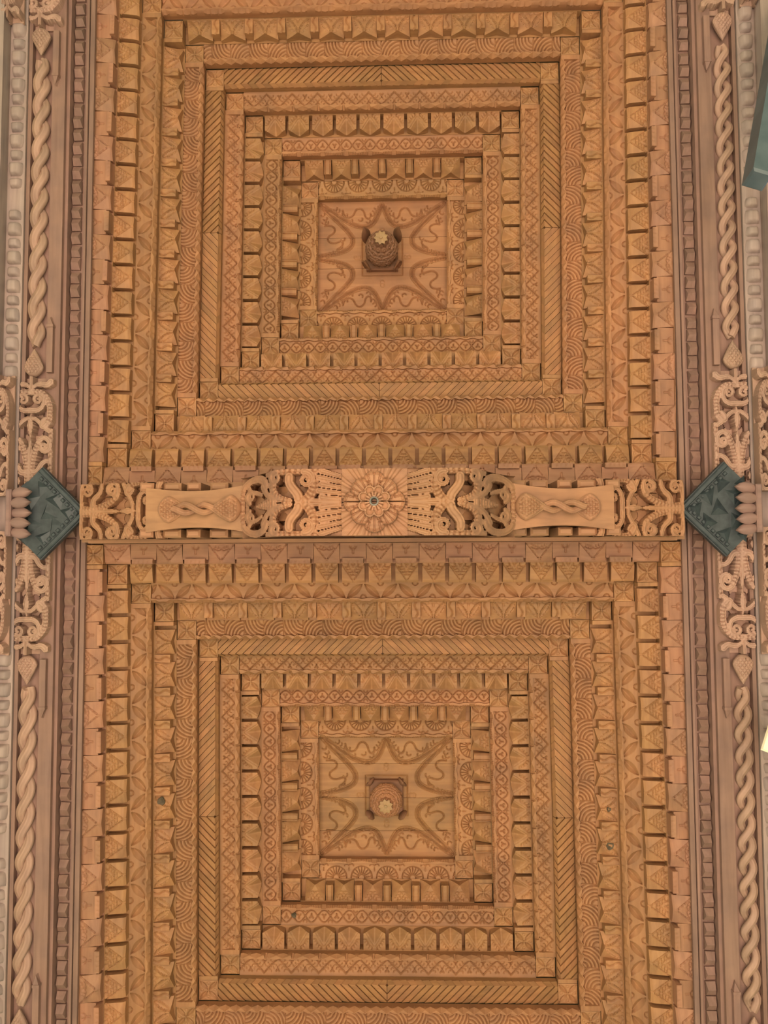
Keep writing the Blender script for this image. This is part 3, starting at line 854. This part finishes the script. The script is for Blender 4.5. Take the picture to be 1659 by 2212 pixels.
def board_mesh():
    V = []; n = 22
    for d in np.linspace(.50, .93, n):
        f = (d - .5) / .43; z = 3.035 + .07 * f; hw = .094 - .020 * math.sin(PI * f) - .004 * f
        V += [(d, -hw, z), (d, hw, z), (d, hw, z + .05), (d, -hw, z + .05)]
    Fc = [(0, 1, 2, 3), tuple(4 * (n - 1) + i for i in (3, 2, 1, 0))]
    for i in range(n - 1):
        for j in range(4):
            a, b = 4 * i + j, 4 * i + (j + 1) % 4; Fc.append((a, b, b + 4, a + 4))
    return mesh('rope_board', V, Fc, True, 30)
BOARD = board_mesh()
PEG = bevel_box('peg', -.028, .028, -.016, .016, -.05, .16, .008)
for s in (-1, 1):
    flip = (0, 0, 0) if s > 0 else (0, 0, PI)
    obj('centre_foliage', CENTRE, M_CARVE, tb, (0, 0, 0), flip)
    for rim in CSK + ESK: obj('foliage_rim', rim, M_CARVE, tb, (0, 0, 0), flip)
    obj('end_foliage', ENDF, M_CARVE, tb, (0, 0, 0), flip)
    bd = obj('rope_board', BOARD, M_CARVE, tb, (0, 0, 0), flip)
    for st in ROPE_T:
        obj('rope_strand', st, M_CARVE, bd, (.640, 0, 3.048), (0, 0, -PI / 2), (1, 1, 1)).location.x = .635
    obj('pine_cone', TCONE, M_CARVE, bd, (.875, 0, 3.085), (0, 0, -PI / 2))
    obj('pine_cone', TCONE, M_CARVE, bd, (.530, 0, 3.040), (0, 0, PI / 2))
    for i, d in enumerate((.56, .64, .74, .83, .93)):
        for e in (-1, 1):
            obj('peg', PEG, M_CARVE, tb, (s * d, e * .094, 3.16 + .01 * (i % 2)), (0, 0, 0), (1 + .3 * (i % 2), 1, 1))
# flower block, split along the grain
def flower(X, Y):
    r = np.hypot(X, Y); th = np.arctan2(Y, X)
    p8 = np.abs(((th / (PI / 4)) % 1) - .5) * 2            # 0 on a leaf's spine, 1 between leaves
    z = .040 - .024 * (1 - p8) * np.clip((r - .03) / .07, 0, 1)
    for g0 in (.30, .55, .80):
        z = z + .005 * G((p8 - g0) * r * .39, .0024)
    # four broad petals on the diagonals over four on the axes
    for k, (rmax, lev) in enumerate(((.108, .016), (.098, .010))):
        q = np.abs(((th + (0 if k == 0 else PI / 4)) / (PI / 2) + .5) % 1 - .5) * 2   # 0 on the spine
        edge = rmax * (1 - .50 * q ** 2.0)
        inside = (r < edge) & (q < .80)
        zz = lev + .010 * q + .006 * G(edge - r - .008, .0026) + .006 * (np.cos(q * 22) > .55) * (r > .05) - .012 * np.clip(r / rmax, 0, 1) ** 2
        z = np.where(inside, zz, z)
    lob = np.full(X.shape, 9.0)
    for k in range(8):
        a = PI / 8 + k * PI / 4
        lob = np.minimum(lob, np.hypot(X - .040 * math.cos(a), Y - .040 * math.sin(a)))
    ros = (lob < .0185) | (r < .040)
    zr = np.where(lob < .0125, -.004 + .007 * np.clip(1 - lob / .0125, 0, 1), -.010)
    p16 = np.abs(((th / (PI / 8)) % 1) - .5) * 2
    zr = np.where(r < .034, -.006 + .006 * (p16 > .75), zr)
    z = np.where(ros, zr, z)
    return np.where(r < .014, .02, z)
fb = obj('flower_block', heightfield('flower_block', -.116, .116, .0012, .118, flower, .0022, .10, 60), M_CARVE, tb, (0, 0, 2.715))
obj('flower_block', heightfield('flower_block', -.116, .116, -.118, -.0012, flower, .0022, .10, 60), M_CARVE, tb, (0, 0, 2.715))
obj('flower_block_core', bevel_box('flower_block_core', -.105, .105, -.105, .105, .06, .64, .005), M_CARVE, tb, (0, 0, 2.715))
obj('iron_ring', revolve('iron_ring', [(.018, .004), (.016, -.008), (.012, -.010), (.009, -.004), (.009, .02)], 20), M_IRON, tb, (0, 0, 2.715))

# ------------------------------------------------------------------ green metal caps and lotus brackets where the beams meet
def cap(sgn, sname):
    sx = -sgn; hd = .197
    t = thing('metal_cap', 'dark green diamond-shaped metal cap at the %s end of the cross beam' % sname, 'metal cap', W(MIDX, MIDY, 3.268), 0, 'green metal caps at the beam ends')
    rc, rcut = 1.427, 1.528
    def P(r, y): return (sx * r, y)
    out = [P(rc - hd, 0), P(rc, hd), P(rcut, hd - (rcut - rc)), P(rcut, -hd + (rcut - rc)), P(rc, -hd)]
    n = len(out)
    V = [(x, y, 0) for x, y in out] + [(x, y, .028) for x, y in out]
    Fc = [tuple(range(n)), tuple(range(n, 2 * n))[::-1]] + [(i, (i + 1) % n, n + (i + 1) % n, n + i) for i in range(n)]
    obj('plate', mesh('plate', V, Fc, False), M_PATINA, t)
    # raised rims along the two inner edges, with a row of small studs
    for e in (-1, 1):
        a = np.array(P(rc - hd + .004, 0)); b = np.array(P(rc + .002, e * (hd - .004))); d = b - a; L = np.linalg.norm(d); d /= L
        ang = math.atan2(d[1], d[0]); nrm = np.array((-d[1], d[0])); nrm *= np.sign(nrm[0] * sx)
        c = (a + b) / 2 + nrm * .011
        obj('rim', bevel_box('rim', -L / 2, L / 2, -.010, .010, -.010, .004, .004), M_PATINA, t, (c[0], c[1], 0), (0, 0, ang))
        c2 = (a + b) / 2 + nrm * .034
        for k in range(9):
            p = c2 + d * (k - 4) * L / 10.5
            obj('stud', cached('stud', lambda: bevel_box('stud', -.008, .008, -.007, .007, -.008, .002, .003)), M_PATINA, t, (p[0], p[1], 0), (0, 0, ang))
    # embossed triangles over the middle
    for (r, y, s, a) in ((1.31, .0, .045, .3), (1.36, .055, .05, 2.2), (1.36, -.055, .05, 1.1), (1.40, .0, .05, 3.6), (1.42, .105, .045, .9), (1.42, -.105, .045, 4.4),
                         (1.47, .055, .045, 2.7), (1.47, -.05, .045, 5.2), (1.50, .11, .03, 1.9), (1.50, -.11, .03, .2)):
        pts = [(s * math.cos(a + i * 2 * PI / 3) * (1, .8, 1.15)[i], s * math.sin(a + i * 2 * PI / 3), .001) for i in range(3)]
        c = tuple(np.mean(np.array(pts), 0) + np.array((.2 * s, .1 * s, -.016)))
        obj('embossed_triangle', mesh('embossed_triangle', pts + [c], [(0, 1, 3), (1, 2, 3), (2, 0, 3)], False), M_PATINA, t, (sx * r, y, 0))
    lt = thing('lotus_bracket', 'reddish wooden lotus petals over the %s green metal cap' % sname, 'bracket', W(MIDX + sgn * 1.530, MIDY, 3.228), 0, 'lotus brackets over the metal caps')
    obj('stub', bevel_box('stub', *sorted((sx * .002, sx * .026)), -.098, .098, -.02, .10, .006), M_LOTUS, lt)
    pm = cached('lotus_petal', lambda: petal_mesh('lotus_petal', .082, .0235, .010, .006, .9))
    for i in range(5):
        obj('petal', pm, M_LOTUS, lt, (sx * .006, (i - 2) * .040, -.012 if i % 2 else -.004), (0, 0, (PI if sx > 0 else 0) + (i - 2) * .06 * sx * -1))
cap(-1, 'left'); cap(1, 'right')

# ------------------------------------------------------------------ loose things outside the right-hand beam
def bar_between(name, p, q, w, h, mat, label, cat):
    p, q = W(*p), W(*q); d = q - p; L = d.length
    o = obj(name, bevel_box(name, -w / 2, w / 2, -h / 2, h / 2, 0, L, .008), mat)
    o.location = p; o.rotation_euler = d.to_track_quat('Z', 'X').to_euler()
    o['label'] = label; o['category'] = cat; o['kind'] = 'thing'
    return o
bar_between('teal_post', (1.275, -1.355, 2.78), (1.60, -2.343, 3.15), .085, .075, M_PAINT, 'slanting dark teal painted post at the upper right edge', 'post')
bar_between('timber_offcut', (1.385, .674, 3.0), (1.52, .72, 3.24), .10, .12, M_CREAM, 'pale cream timber end poking in at the right edge', 'timber')

# ------------------------------------------------------------------ unseen shell: slab added against sky light, bounce floor below
def struct(name, me, mat, loc):
    o = obj(name, me, mat, None, loc); o['kind'] = 'structure'; return o
struct('ceiling', box('ceiling', -3.0, 3.0, -4.6, 4.6, 0, .06), M_ROOF, W(MIDX, MIDY, 4.12))  # unseen slab added to keep sky light from leaking in above
struct('wall_left', box('wall_left', 0, .05, -3.5, 3.5, 0, .52), M_ROOF, W(MIDX - 1.80, MIDY, 3.60))
struct('wall_right', box('wall_right', -.05, 0, -3.5, 3.5, 0, .52), M_ROOF, W(MIDX + 1.80, MIDY, 3.60))
struct('wall_top', box('wall_top', -1.85, 1.85, 0, .05, 0, .8), M_ROOF, W(MIDX, MIDY - 3.45, 3.36))
struct('wall_bottom', box('wall_bottom', -1.85, 1.85, -.05, 0, 0, .8), M_ROOF, W(MIDX, MIDY + 3.45, 3.36))
struct('floor', box('floor', -2.6, 2.6, -3.4, 3.4, -.1, 0), M_FLOOR, W(MIDX, MIDY, -EYE))  # unseen pale patch, sized to bounce sunlight straight up at the carving
struct('ground', box('ground', -60, 60, -60, 60, -.2, -.1), M_SURROUND, (0, 0, 0))  # invented dark surround, keeps low-angle bounce off the vertical faces
